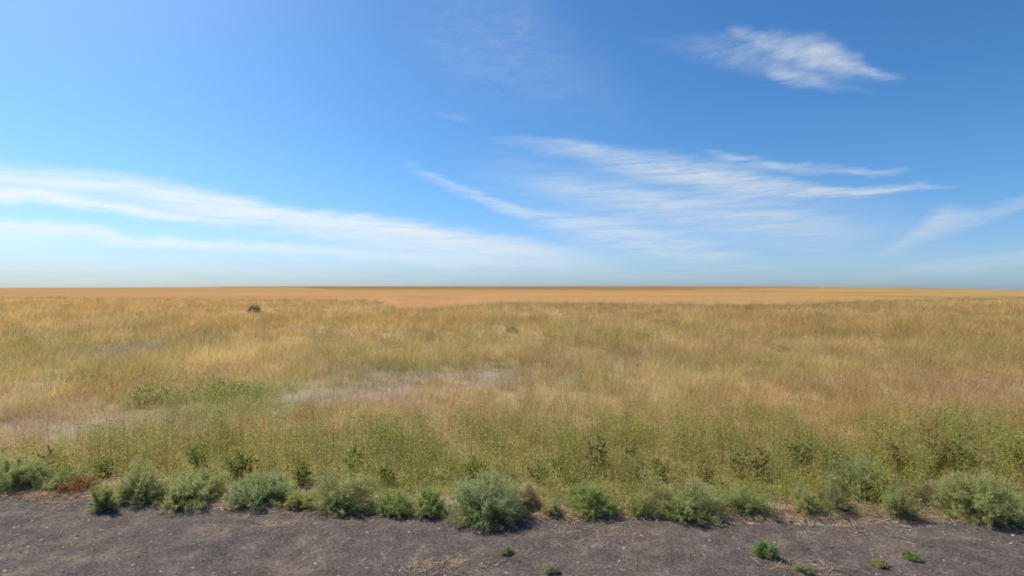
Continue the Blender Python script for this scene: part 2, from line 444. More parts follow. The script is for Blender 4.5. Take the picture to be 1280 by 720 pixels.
# ------------------------------------------------------------------ grass
def scatter(d0, d1, dens, rng, side=1.3, jit=None):
    """uniform points in the wedge in front of the camera"""
    A = side * (d1 ** 2 - d0 ** 2)
    n = int(A * dens)
    y = np.sqrt(rng.uniform(d0 ** 2, d1 ** 2, n)); x = rng.uniform(-side, side, n) * y
    return x, y

def grass_band(g, d0, d1, dens, blades, hgt, rad, wid, seg, rng, heads=0, sig=.22):
    x, y = scatter(d0, d1, dens, rng)
    m = (y > edge_y(x) + .48 + .35 * (fbm(x / .6, y * 0, 44, 2) - .5)) & (y < wheat_start(x, y) + 1.0)
    x, y = x[m], y[m]
    c, hf, df = cover(x, y)
    k = rng.uniform(0, 1, len(x)) < df
    x, y, c, hf = x[k], y[k], c[k], hf[k]
    # grass stands lower at the very front of the pasture
    hf = hf * np.interp(y - edge_y(x), [0, .5, 1.3, 3], [.5, .62, .85, 1])
    n = len(x); hh = hgt * hf * np.clip(rng.lognormal(0, sig, n), .4, 1.9)
    c = c * rng.uniform(.8, 1.22, (n, 1)) * rng.normal(1, .05, (n, 3))
    lean = rng.normal(0, .18, (n, 2)) + np.array([.10, 0])
    b = blades
    xi = np.repeat(np.arange(n), b)
    P = np.stack([x[xi], y[xi], ground_z(x, y)[xi]], 1)
    a = rng.uniform(0, 6.283, len(xi)); q = rng.uniform(0, 1, len(xi)) ** .6
    P[:, 0] += np.cos(a) * q * rad; P[:, 1] += np.sin(a) * q * rad; P[:, 2] -= .02
    out = np.stack([np.cos(a), np.sin(a)], 1)
    D = np.concatenate([lean[xi] * .6 + out * q[:, None] * rng.uniform(.05, .45, (len(xi), 1)), np.ones((len(xi), 1))], 1)
    L = hh[xi] * rng.uniform(.45, 1.1, len(xi))
    bd = np.concatenate([out * rng.uniform(-.05, .35, (len(xi), 1)) + lean[xi] * .5, rng.uniform(-.25, .0, (len(xi), 1))], 1)
    W = wid * rng.uniform(.6, 1.3, len(xi))
    V, Qq, T, tip, kk = ribbons(P, D, bd, L, W, seg, rng)
    bc = c[xi] * rng.uniform(.78, 1.22, (len(xi), 1))
    g.add(V, np.repeat(bc, kk, 0), Qq, T)
    if heads:
        m = rng.uniform(0, 1, len(xi)) < .35
        tp = tip[m]; dd = norm(D[m] + 2 * bd[m]); nn = len(tp)
        for h in range(heads):
            Ph = tp - dd * rng.uniform(0, .09, (nn, 1))
            Dh = dd + rng.normal(0, .45, (nn, 3))
            V, Qk = kites(Ph, Dh, rng.uniform(.015, .035, nn), rng.uniform(.004, .009, nn) * (wid / .004), rng)
            hc = bc[m] * .6 + STRAW * .42
            g.add(V, np.repeat(hc, 4, 0), Qk)

rg = np.random.default_rng(12)
g = Geo()
grass_band(g, 4.4, 9, 40, 30, .42, .13, .0032, 3, rg, heads=3)
grass_band(g, 9, 18, 17, 28, .45, .19, .0058, 2, rg, heads=2)
grass_band(g, 18, 36, 6.5, 26, .47, .26, .012, 2, rg, heads=1, sig=.32)
grass_band(g, 36, 70, 2.1, 24, .46, .42, .024, 1, rg, sig=.42)
grass_band(g, 70, 150, .65, 20, .44, .7, .05, 1, rg, sig=.42)
o = g.build('pasture_grass', M_grass)
tag(o, 'dry golden and olive rough grass filling the pasture up to the wheat', 'grass', kind='stuff')
print('grass verts', g.n)

# low broad-leaved green growth among the grass, thick behind the shoulder
def weeds_band(g, d0, d1, dens, leaves, hgt, rad, L, rng, thr):
    x, y = scatter(d0, d1, dens, rng)
    nz = fbm(x / 1.1, y / 1.1, 55, 3) + .25 * (fbm(x / 5, y / 5, 57, 2) - .5)
    c, hf, df = cover(x, y)
    greenish = (c[:, 1] / c[:, 0] - .72) * .9
    m = (y > edge_y(x) + .15) & (nz + greenish > thr(y)) & (y < wheat_start(x, y))
    x, y, c = x[m], y[m], c[m]; n = len(x)
    hh = hgt * np.clip(rng.lognormal(0, .3, n), .5, 1.35) * np.interp(y - edge_y(x), [0, .4, 1], [.45, .8, 1])
    base = np.array([(.31, .33, .075), (.36, .345, .08), (.40, .34, .10), (.265, .295, .07)])[rng.integers(0, 4, n)] * rng.uniform(.8, 1.25, (n, 1))
    b = leaves; xi = np.repeat(np.arange(n), b); N_ = len(xi)
    t = rng.uniform(.05, 1, N_); a = rng.uniform(0, 6.283, N_); rr = rad * rng.uniform(.1, 1, N_) * (1 - .55 * t)
    z = ground_z(x, y)[xi] + hh[xi] * t
    P = np.stack([x[xi] + np.cos(a) * rr, y[xi] + np.sin(a) * rr, z], 1)
    D = np.stack([np.cos(a), np.sin(a), rng.uniform(-.2, 1.2, N_)], 1)
    V, Qk = kites(P, D, L * rng.uniform(.5, 1.3, N_), L * .42 * rng.uniform(.6, 1.2, N_), rng)
    g.add(V, np.repeat(base[xi] * rng.uniform(.75, 1.25, (N_, 1)), 4, 0), Qk)
    # stems
    V, Qq, T = tubes(np.stack([x, y, ground_z(x, y) - .02], 1), np.stack([x, y, ground_z(x, y) + hh * .95], 1), .003, .0015)
    g.add(V, np.repeat(base * 1.0, 6, 0), Qq, T)
rg = np.random.default_rng(22)
g = Geo()
weeds_band(g, 4.5, 7.4, 46, 130, .40, .14, .023, rg, lambda y: np.interp(y, [4.8, 5.6, 6.6, 7.6], [.22, .30, .42, .62]))
weeds_band(g, 7.0, 14, 9, 90, .30, .17, .024, rg, lambda y: .72 + 0 * y)
weeds_band(g, 14, 32, 3, 60, .34, .28, .05, rg, lambda y: .69 + 0 * y)
weeds_band(g, 32, 60, 1.0, 40, .34, .4, .10, rg, lambda y: .71 + 0 * y)
# low grey-green seedlings filling the gaps along the gravel's edge
n = 620
x = rg.uniform(-8.5, 8.5, n); y = edge_y(x) + rg.uniform(.02, .5, n)
m = vnoise(x / .35, x * 0 + 2.5, 66) > .40; x, y = x[m], y[m]; n = len(x)
hh = rg.uniform(.05, .17, n); xi = np.repeat(np.arange(n), 150); N_ = len(xi)
a = rg.uniform(0, 6.283, N_); t_ = rg.uniform(0, 1, N_); rr = .11 * rg.uniform(0, 1, N_) ** .6 * np.sqrt(1.05 - t_)
P = np.stack([x[xi] + np.cos(a) * rr, y[xi] + np.sin(a) * rr, ground_z(x, y)[xi] + .01 + hh[xi] * t_], 1)
D = np.stack([np.cos(a), np.sin(a), rg.uniform(.2, 1.8, N_)], 1)
V, Qk = kites(P, D, rg.uniform(.012, .026, N_), rg.uniform(.0022, .004, N_), rg)
bc = np.array([(.42, .45, .16), (.46, .45, .14), (.38, .43, .15), (.48, .40, .18)])[rg.integers(0, 4, n)]
g.add(V, np.repeat(bc[xi] * rg.uniform(.8, 1.2, (N_, 1)), 4, 0), Qk)
o = g.build('green_undergrowth', M_green)
tag(o, 'mixed green leafy weeds growing through the grass behind the shoulder', 'weeds', kind='stuff')
print('weeds verts', g.n)

# ------------------------------------------------------------------ plants that stand apart
def empty(name, x, y, z=None):
    o = bpy.data.objects.new(name, None); COL.objects.link(o)
    o.location = (x, y, float(ground_z(np.array([x]), np.array([y]))[0]) if z is None else z)
    o.empty_display_size = .1
    return o

def bush(name, px, top, base, w, label, cat='shrub', group=None, col=(.20, .255, .115), seed=0, dens=1.0, needle=1.0, tone=None, droop=0.0):
    """fine-leaved rounded shrub: fanned twigs carrying short needles"""
    rng = np.random.default_rng(500 + seed)
    x, y = gp(px, base, 0.0)
    y = y + .10 * w / 90
    hgt = (base - top) / F * y * .80; rx = w * 1.06 / 2 / F * y
    root = empty(name, x, y, 0.012 if base > 619 else None)
    nb = int(60 + 110 * rx / .3)
    a = rng.uniform(0, 6.283, nb); el = np.arcsin(rng.uniform(-.05, 1, nb) ** .8 if False else np.clip(rng.uniform(-.02, 1, nb), 0.0, 1))
    lump = .80 + .26 * vnoise(a * 1.3 + seed, el * 2.2, seed) + .05 * rng.normal(size=nb)
    ry = rx * rng.uniform(.8, 1.0)
    if seed in (0, 6, 11, 13, 21): lump = .88 + .14 * vnoise(a * 1.3 + seed, el * 2.2, seed) + .04 * rng.normal(size=nb)   # the smoothly domed ones
    else: lump = lump * (1 + .20 * np.sin(a * 2 + seed) + .16 * np.sin(a * 3 - 1.7 * seed)) * np.where(rng.uniform(0, 1, nb) < .06, 1.22, 1)
    E = np.stack([np.cos(a) * np.cos(el) * rx, np.sin(a) * np.cos(el) * ry, np.sin(el) * hgt * .96 + .02], 1) * lump[:, None]
    mid = E * .5; mid[:, 2] += .08 * hgt * np.cos(el); 
    S = Geo()
    z0 = np.zeros((nb, 3)); z0[:, 2] = -.01
    sc = np.array([.22, .20, .10])
    V, Qq, T = tubes(z0, mid, .0035, .0022); S.add(V, sc, Qq, T)
    V, Qq, T = tubes(mid, E, .0022, .001); S.add(V, sc * 1.1, Qq, T)
    # twiglets
    nt_ = int(nb * 18)
    bi = rng.integers(0, nb, nt_); t = rng.uniform(.22, 1, nt_) ** .8
    P = np.where((t < .5)[:, None], mid[bi] * (t * 2)[:, None], mid[bi] + (E[bi] - mid[bi]) * ((t - .5) * 2)[:, None])
    outd = norm(E[bi])
    TD = norm(outd * .8 + rng.normal(0, .65, (nt_, 3)) + np.array([0, 0, .35]))
    TL = rng.uniform(.025, .055, nt_) * (rx / .3) ** .75
    V, Qq, T = tubes(P, P + TD * TL[:, None], .001, .0006); S.add(V, sc * 1.15, Qq, T)
    ln_ = int(nt_ * 9 * dens)
    ti = rng.integers(0, nt_, ln_); s = rng.uniform(.05, 1.05, ln_)
    LP = P[ti] + TD[ti] * (TL[ti] * s)[:, None] + rng.normal(0, .004, (ln_, 3))
    LD = norm(TD[ti] + rng.normal(0, .75, (ln_, 3)))
    V, Qk = kites(LP, LD, rng.uniform(.012, .026, ln_) * needle * (rx / .3) ** .35, rng.uniform(.0018, .0034, ln_) * needle * (rx / .3) ** .35, rng)
    V[:, 2] = np.maximum(V[:, 2], .003)
    bc = np.array(col) * (rng.uniform(.82, 1.2, (nb, 1)))[bi[ti]] * rng.uniform(.8, 1.2, (ln_, 1))
    if tone is not None:
        m = rng.uniform(0, 1, (nb, 1)) < tone[1]
        mm = m[bi[ti]]
        bc = np.where(mm, np.array(tone[0]) * rng.uniform(.8, 1.2, (ln_, 1)), bc)
    Fo = Geo(); Fo.add(V, np.repeat(bc, 4, 0), Qk)
    Fo.build('foliage', M_sage, root); S.build('twigs', M_stem, root)
    tag(root, label, cat, group)
    return root

def leafy(name, px, top, base, w, label, cat='weed', group=None, col=(.11, .16, .055), seed=0, leaf=.05, stems=3, nl=46, y=None):
    """upright broad-leaved weed: a few stems with leaves all the way up"""
    rng = np.random.default_rng(900 + seed)
    if y is None:
        x, y = gp(px, base, 0.0)
    x = (px - 640) / F * y
    gz = float(ground_z(np.array([x]), np.array([y]))[0])
    hgt = (H - gz) - (top - 360) / F * y
    rx = w / 2 / F * y
    root = empty(name, x, y)
    S = Geo(); Fo = Geo()
    col = np.array(col)
    for k in range(stems):
        a = rng.uniform(0, 6.283); r = rx * .55 * rng.uniform(.2, 1)
        tipv = np.array([math.cos(a) * r, math.sin(a) * r, hgt * (1 if k == 0 else rng.uniform(.6, .95))])
        b0 = np.array([math.cos(a) * .02, math.sin(a) * .02, -.02])
        m = b0 + (tipv - b0) * .5 + np.array([math.cos(a) * r * .12, math.sin(a) * r * .12, 0])
        sc = col * 1.3 + np.array([.06, .01, 0])
        V, Qq, T = tubes(np.array([b0, m]), np.array([m, tipv]), np.array([.006, .004]), np.array([.004, .0018])); S.add(V, sc, Qq, T)
        # side shoots
        ns = 12
        ts = np.linspace(.12, .97, ns) + rng.normal(0, .02, ns)
        PS = b0 + (tipv - b0) * ts[:, None] + np.sin(ts * np.pi)[:, None] * (m - (b0 + tipv) / 2)
        aa = rng.uniform(0, 6.283, ns)
        DS = norm(np.stack([np.cos(aa), np.sin(aa), rng.uniform(.5, 1.4, ns)], 1))
        LS = (rx * .75) * (1.05 - .75 * ts) * rng.uniform(.6, 1.2, ns) + .02
        V, Qq, T = tubes(PS, PS + DS * LS[:, None], .0022, .001); S.add(V, sc, Qq, T)
        n = nl * ns // 6
        si = rng.integers(0, ns, n); q = rng.uniform(0, 1.05, n)
        P = PS[si] + DS[si] * (LS[si] * q)[:, None]
        D = norm(DS[si] * .6 + rng.normal(0, .7, (n, 3)) + np.array([0, 0, -.1]))
        sz = leaf * rng.uniform(.45, 1.15, n) * (1.15 - .6 * ts[si])
        V, Qk = kites(P, D, sz, sz * rng.uniform(.32, .5, n), rng)
        lc_ = col * rng.uniform(.72, 1.35, (n, 1)) * rng.normal(1, .06, (n, 3))
        yel = rng.uniform(0, 1, (n, 1)) < .09
        lc_ = np.where(yel, np.array([.30, .25, .08]), lc_)
        Fo.add(V, np.repeat(np.clip(lc_, .01, 1), 4, 0), Qk)
    Fo.build('leaves', M_green, root); S.build('stem', M_stem, root)
    tag(root, label, cat, group)
    return root

G1 = 'sage green shrubs along the gravel edge'
SAGE = (.46, .49, .18); BLUE = (.42, .485, .205); YEL = (.50, .49, .15); BRIGHT = (.40, .475, .14); OL = (.42, .39, .14)
B = 'roadside_shrub'
bushes = [
    (12, 565, 614, 82, 'large dark-bellied grey-green shrub cut by the left edge of the photo', SAGE, 1.1),
    (72, 585, 614, 50, 'small grey-green shrub between the big leftmost shrub and the orange dry weed', SAGE, .9),
    (126, 601, 642, 30, 'little upright green shrub standing alone out on the gravel near the left', BRIGHT, 1),
    (170, 577, 629, 66, 'rounded shrub with a dark hollow side just right of the lone little gravel shrub', SAGE, .8),
    (236, 595, 629, 84, 'long low spreading grey-green shrub just right of the shrub with the dark hollow side', SAGE, 1),
    (217, 612, 637, 26, 'tiny green tuft in front of the long low spreading shrub', SAGE, .9),
    (322, 594, 633, 84, 'smooth domed pale sage shrub left of the low yellow-green tuft', BLUE, 1.1),
    (372, 619, 638, 34, 'low yellow-green tuft at the gravel edge right of the pale domed shrub', YEL, .9),
    (424, 590, 643, 78, 'tall bushy sage shrub with a pointed top just right of the low yellow-green tuft', SAGE, 1),
    (488, 617, 645, 54, 'squat green shrub hugging the gravel between two taller shrubs left of centre', BRIGHT, .9),
    (535, 608, 646, 46, 'narrow upright green shrub touching the left side of the large central shrub', BRIGHT, .9),
    (606, 588, 656, 98, 'large bluish-green rounded shrub near the centre, bulging over the gravel', BLUE, 1.15),
    (692, 628, 650, 26, 'wispy pale green tuft on the patch of straw right of the large central shrub', YEL, .6),
    (740, 603, 646, 66, 'compact bright green dome between the straw patch and the small yellowish tuft', BRIGHT, 1.15),
    (800, 622, 648, 34, 'small yellowish tuft just right of the compact bright green dome', YEL, .7),
    (858, 604, 651, 100, 'wide sprawling grey-green shrub right of the small yellowish tuft', SAGE, .95),
    (935, 610, 645, 60, 'loose light green shrub at the right end of the wide sprawling one', BRIGHT, .75),
    (1010, 611, 646, 36, 'small pale bushy shrub on the litter left of the brownish scrubby one', SAGE, .8),
    (1043, 606, 642, 40, 'brownish scrubby shrub in front of the blue-green shrub at right', OL, .7),
    (1080, 581, 622, 76, 'bluish-green rounded shrub set back from the gravel at the right', BLUE, 1.0),
    (1129, 610, 652, 36, 'thin grey-green shrub with a short dark shadow beside the right-hand straw patch', SAGE, .85),
    (1238, 588, 655, 104, 'biggest dense rounded shrub at the right edge, dark underneath', SAGE, 1.25),
]
for k, (px, tp, bs, w, lab, c, dn) in enumerate(bushes):
    bush(B, px, tp, bs, w, lab, group=G1, col=c, seed=k, dens=dn)

bush('dry_weed', 93, 600, 618, 40, 'low rusty orange dried-out weed between two grey-green shrubs at left', 'weed', col=(.44, .19, .075), seed=40, dens=.7)
bush('dry_weed', 1180, 606, 640, 70, 'straw-brown dried weed left of the biggest shrub at right', 'weed', col=(.36, .25, .13), seed=41, dens=.35)
bush('dry_weed', 660, 612, 640, 40, 'reddish-brown dry weed just behind the straw patch right of centre', 'weed', col=(.30, .18, .09), seed=42, dens=.4)

G2 = 'small weeds sprouting on the gravel'
for k, (px, tp, bs, w, lab, c) in enumerate([
    (958, 676, 701, 40, 'bright green weed tuft on the gravel, largest of those out on the shoulder', (.26, .37, .11)),
    (1140, 690, 704, 28, 'flat green sprig on the gravel toward the right corner', (.27, .34, .13)),
    (1102, 700, 713, 24, 'yellowing sprig on the gravel just left of the flat green one', (.44, .42, .14)),
    (633, 684, 697, 20, 'tiny dull green sprig on the gravel near the centre', (.30, .34, .14)),
    (1006, 708, 722, 30, 'dull green sprig at the bottom edge of the gravel beside some straw', (.32, .36, .16)),
    (690, 708, 721, 22, 'faint pale sprig at the bottom edge of the gravel near the middle', (.36, .36, .18))]):
    bush('gravel_weed', px, tp + (8 if k else 5), bs, w * .62, lab, 'weed', G2, col=c, seed=60 + k, dens=.45, needle=1.5)

G3 = 'upright leafy weeds behind the roadside shrubs'
DG = (.20, .25, .075); MG = (.26, .31, .07); LG = (.32, .34, .085); BR = (.32, .27, .085)
tall = [
    (745, 541, 5.75, 40, 'tall dark leafy weed spire rising behind the compact bright green dome', DG, 4),
    (791, 556, 5.70, 44, 'dark leafy weed standing above the small yellowish tuft', DG, 4),
    (702, 574, 5.55, 46, 'shorter mid-green leafy weed above the wispy tuft on the straw patch', MG, 4),
    (672, 585, 5.50, 36, 'low leafy weed close to the right side of the large central shrub', MG, 3),
    (824, 580, 5.60, 36, 'leafy weed behind the left end of the wide sprawling shrub', MG, 3),
    (922, 560, 5.75, 40, 'dark green weed behind the loose light green shrub', DG, 3),
    (950, 566, 5.65, 38, 'second dark weed close on the right of the one behind the loose light shrub', DG, 3),
    (1000, 546, 5.80, 48, 'tall olive leafy weed above the small pale bushy shrub', DG, 4),
    (1042, 556, 5.70, 44, 'bright green leafy weed behind the brownish scrubby shrub', MG, 3),
    (1120, 548, 5.85, 56, 'broad leafy weed clump right behind the blue-green set-back shrub', BR, 4),
    (1168, 535, 5.75, 60, 'tall brownish-green weed clump above the dried weed at the right', BR, 5),
    (1205, 545, 5.60, 56, 'thick dark weed clump touching the left top of the biggest shrub', DG, 5),
    (1262, 545, 5.85, 60, 'leafy olive weed above the biggest shrub at the right edge', LG, 4),
    (247, 556, 5.80, 44, 'leafy green weed rising behind the long low spreading shrub', MG, 3),
    (300, 566, 5.70, 56, 'fresh bright green weed just behind the smooth domed shrub', (.13, .22, .04), 4),
    (375, 578, 5.50, 50, 'mid-green leafy weed above the low yellow-green tuft', MG, 3),
    (440, 566, 5.80, 44, 'leafy weed behind the tall bushy sage shrub with a pointed top', MG, 3),
    (478, 590, 5.45, 40, 'low leafy weed directly behind the squat shrub left of centre', MG, 3),
    (592, 572, 5.55, 50, 'green weed peeping over the top of the large central shrub', LG, 3),
    (57, 560, 5.95, 34, 'brownish leafy weed above the small shrub by the orange dry weed', BR, 3),
    (128, 578, 5.75, 44, 'leafy olive weed behind the lone little shrub on the gravel', LG, 3),
    (880, 582, 5.55, 44, 'light green leafy weed behind the middle of the wide sprawling shrub', LG, 3),
]
for k, (px, tp, yy, w, lab, c, st_) in enumerate(tall):
    leafy('leafy_weed', px, tp, 0, w, lab, group=G3, col=c, seed=k, stems=st_, y=yy, leaf=.040, nl=190)

# shrubs out in the pasture
def far_bush(px, top, d, w, label, col, seed, n=1800):
    rng = np.random.default_rng(seed)
    x = (px - 640) / F * d; gz = float(ground_z(np.array([x]), np.array([d]))[0])
    hgt = (H - gz) - (top - 360) / F * d; rx = w / 2 / F * d
    root = empty('pasture_shrub', x, d)
    v = norm(rng.normal(size=(n, 3))); v[:, 2] = np.abs(v[:, 2]); r = rng.uniform(.35, 1, n) ** .5
    lump = .75 + .5 * vnoise(np.arctan2(v[:, 1], v[:, 0]) * 1.4, v[:, 2] * 3, seed)
    lump = lump * (.75 + .6 * vnoise(v[:, 0] * 5 + seed, v[:, 1] * 5, seed + 3))
    P = v * (r * lump)[:, None] * np.array([rx, rx * .8, hgt * .95]); P[:, 2] += .03
    s = rx * .16 if d > 16 else .055
    V, Qk = kites(P, v + rng.normal(0, .6, (n, 3)) + np.array([0, 0, .4]), s * rng.uniform(.6, 1.3, n), s * .4 * rng.uniform(.6, 1.2, n), rng)
    Fo = Geo(); Fo.add(V, np.repeat(np.array(col) * rng.uniform(.75, 1.3, (n, 1)), 4, 0), Qk); Fo.build('foliage', M_sage, root)
    k = rng.integers(0, n, 26); S = Geo()
    V, Qq, T = tubes(np.zeros((26, 3)) + np.array([0, 0, -.03]), P[k] * .9, min(rx * .03, .006), min(rx * .008, .003)); S.add(V, np.array([.12, .10, .07]), Qq, T)
    S.build('twigs', M_stem, root)
    tag(root, label, 'shrub', 'shrubs standing out in the pasture')
far_bush(318, 383.5, 42, 16, 'lone dark green shrub far out in the pasture at left, darkest spot there', (.055, .085, .06), 1)
far_bush(640, 410, 24, 15, 'small dull green shrub in mid pasture at the centre', (.24, .26, .10), 2)
far_bush(975, 434, 17, 22, 'grey-green tuft in mid pasture above the pale grass right of centre', (.30, .31, .12), 3)
far_bush(195, 484, 9.3, 70, 'low green shrubby clump at the left end of the green streak left of centre', (.32, .31, .09), 5, 1500)
far_bush(285, 481, 9.8, 90, 'wide low green shrubby clump in the middle of the green streak left of centre', (.32, .32, .09), 6, 1700)

# dry stalks leaning out of the weeds
def stalk(px0, py0, d0, px1, py1, d1, label, seed):
    rng = np.random.default_rng(seed)
    def w(px, py, d): return np.array([(px - 640) / F * d, d, H - (py - 360) / F * d])
    a, b = w(px0, py0, d0), w(px1, py1, d1)
    root = empty('dry_stalk', a[0], a[1], a[2])
    b = b - a; S = Geo()
    ts = np.linspace(0, 1, 7); sag = np.sin(ts * np.pi)[:, None] * np.array([0, 0, .03])
    P = b[None] * ts[:, None] + sag
    V, Qq, T = tubes(P[:-1], P[1:], np.linspace(.006, .003, 6), np.linspace(.0055, .002, 6)); S.add(V, np.array([.55, .43, .26]), Qq, T)
    S.build('stem', M_stem, root)
    n = 60; t = rng.uniform(.45, 1, n); Pp = b[None] * t[:, None] + np.sin(t * np.pi)[:, None] * np.array([0, 0, .03])
    V, Qk = kites(Pp, norm(b)[None] + rng.normal(0, .5, (n, 3)), rng.uniform(.02, .06, n), rng.uniform(.004, .009, n), rng)
    Fo = Geo(); Fo.add(V, np.repeat(np.array([.52, .40, .24]) * rng.uniform(.8, 1.2, (n, 1)), 4, 0), Qk); Fo.build('dry_leaves', M_grass, root)
    tag(root, label, 'stalk', 'bleached dry stalks')
stalk(1264, 591, 5.35, 1222, 567, 5.25, 'bleached stalk slanting down to the right above the biggest shrub', 1)
stalk(1140, 610, 5.2, 1196, 603, 5.1, 'bleached stalk lying nearly level left of the biggest shrub', 2)

# ------------------------------------------------------------------ camera
cam = bpy.data.cameras.new('camera'); co = bpy.data.objects.new('camera', cam); COL.objects.link(co)
cam.sensor_width = 36; cam.lens = 18; cam.clip_end = 30000; cam.clip_start = .05
co.location = (0, 0, H); co.rotation_euler = (RAD(90), 0, 0)
SC.camera = co

# ------------------------------------------------------------------ light
AZ, EL = 55.0, 49.0          # degrees left of the view direction, above the horizon
sun = bpy.data.lights.new('sun', 'SUN'); so = bpy.data.objects.new('sun', sun); COL.objects.link(so)
sun.energy = 5.0; sun.angle = RAD(.5); sun.color = (1.0, .94, .83)
from mathutils import Vector
S = Vector((-math.sin(RAD(AZ)) * math.cos(RAD(EL)), math.cos(RAD(AZ)) * math.cos(RAD(EL)), math.sin(RAD(EL))))
so.rotation_euler = S.to_track_quat('Z', 'Y').to_euler(); so.location = S * 50

world = bpy.data.worlds.new('World'); SC.world = world; world.use_nodes = True
t = world.node_tree; t.nodes.clear(); L = t.links.new
out = N(t, 'ShaderNodeOutputWorld'); bg = N(t, 'ShaderNodeBackground'); bg.inputs['Strength'].default_value = .0785
L(bg.outputs[0], out.inputs[0])
sky = N(t, 'ShaderNodeTexSky', sky_type='NISHITA', sun_disc=False)
sky.sun_elevation = RAD(EL); sky.sun_rotation = RAD(-AZ)
sky.altitude = 400; sky.air_density = 1.0; sky.dust_density = 1.2; sky.ozone_density = 3.0
#SKYCLOUDS
tc = N(t, 'ShaderNodeTexCoord')
nrm = N(t, 'ShaderNodeVectorMath', operation='NORMALIZE'); L(tc.outputs['Generated'], nrm.inputs[0])
sep = N(t, 'ShaderNodeSeparateXYZ'); L(nrm.outputs[0], sep.inputs[0])
def MT(op, a, b=None, c=None, clamp=False):
    n = N(t, 'ShaderNodeMath', operation=op); n.use_clamp = clamp
    for i, v in enumerate((a, b, c)):
        if v is None: continue
        if isinstance(v, (int, float)): n.inputs[i].default_value = v
        else: L(v, n.inputs[i])
    return n.outputs[0]
az = MT('MULTIPLY', MT('ARCTAN2', sep.outputs[0], sep.outputs[1]), 180 / math.pi)     # degrees right of +Y
el = MT('MULTIPLY', MT('ARCSINE', sep.outputs[2]), 180 / math.pi)                     # degrees above the horizon
# texture coordinates on a flat cloud layer far overhead: cirrus streaks run away to the horizon
inv = MT('DIVIDE', 1.0, MT('MAXIMUM', MT('ADD', sep.outputs[2], .09), .02))
px_ = MT('MULTIPLY', sep.outputs[0], inv); py_ = MT('MULTIPLY', sep.outputs[1], inv)
cb = N(t, 'ShaderNodeCombineXYZ'); L(px_, cb.inputs[0]); L(py_, cb.inputs[1])
ae = N(t, 'ShaderNodeCombineXYZ'); L(az, ae.inputs[0]); L(el, ae.inputs[1])
def noise(vec, scale, rot=0, stretch=(1, 1), detail=6, rough=.55, dist=0, off=(0, 0, 0)):
    mp = N(t, 'ShaderNodeMapping'); mp.inputs['Rotation'].default_value = (0, 0, RAD(rot)); mp.inputs['Scale'].default_value = (stretch[0], stretch[1], 1)
    mp.inputs['Location'].default_value = off
    L(vec, mp.inputs['Vector'])
    n = N(t, 'ShaderNodeTexNoise', i_Scale=scale, i_Detail=detail, i_Roughness=rough, i_Distortion=dist); L(mp.outputs[0], n.inputs['Vector'])
    return n.outputs['Fac']
def mrange(v, a, b, c=0., d=1., smooth=True):
    n = N(t, 'ShaderNodeMapRange'); n.interpolation_type = 'SMOOTHSTEP' if smooth else 'LINEAR'
    L(v, n.inputs['Value'])
    for i, q in zip(('From Min', 'From Max', 'To Min', 'To Max'), (a, b, c, d)): n.inputs[i].default_value = q
    return n.outputs['Result']
def curve(v, pts, lo, hi):
    """v in degrees of azimuth -> value through points (az, value)"""
    n = N(t, 'ShaderNodeFloatCurve'); cm = n.mapping.curves[0]
    a0, a1 = pts[0][0], pts[-1][0]
    u = mrange(v, a0, a1, 0, 1, False); L(u, n.inputs['Value'])
    P = [((a - a0) / (a1 - a0), (q - lo) / (hi - lo)) for a, q in pts]
    while len(cm.points) < len(P): cm.points.new(.5, .5)
    for p, (a, q) in zip(cm.points, P): p.location = (a, q); p.handle_type = 'AUTO_CLAMPED'
    n.mapping.update()
    return mrange(n.outputs[0], 0, 1, lo, hi, False)
def dirpt(px, py):
    u, v_ = (px - 640) / F, (360 - py) / F
    return math.degrees(math.atan(u)), math.degrees(math.atan2(v_, math.hypot(1, u)))
# gentle warps so that nothing has a ruled edge
w1 = MT('MULTIPLY', MT('SUBTRACT', noise(ae.outputs[0], .10, 0, (1, 2.0), 4), .5), 1.9)
w2 = MT('MULTIPLY', MT('SUBTRACT', noise(ae.outputs[0], .45, 10, (.6, 2.5), 5, .6, off=(5, 3, 0)), .5), 1.4)
elw = MT('ADD', el, MT('ADD', w1, w2))
fibre = noise(ae.outputs[0], .5, -8, (.22, 2.6), 7, .62, .3, (2, 7, 0))
fibre2 = noise(ae.outputs[0], .35, -12, (.30, 3.2), 6, .6, .5, (9, 1, 0))
puff = noise(ae.outputs[0], .33, -20, (.8, 1.8), 7, .62, .4, (4, 4, 0))
fine = noise(ae.outputs[0], 1.5, -9, (.22, 2.2), 6, .68, .6, (3, 8, 0))
fine2 = noise(ae.outputs[0], 1.1, -28, (.35, 1.6), 7, .68, 1.0, (6, 2, 0))
def blend(a, b, k): return MT('ADD', MT('MULTIPLY', a, 1 - k), MT('MULTIPLY', b, k))
fibre = blend(fibre, fine, .32); fibre2 = blend(fibre2, fine, .32); puff = blend(puff, fine2, .45)
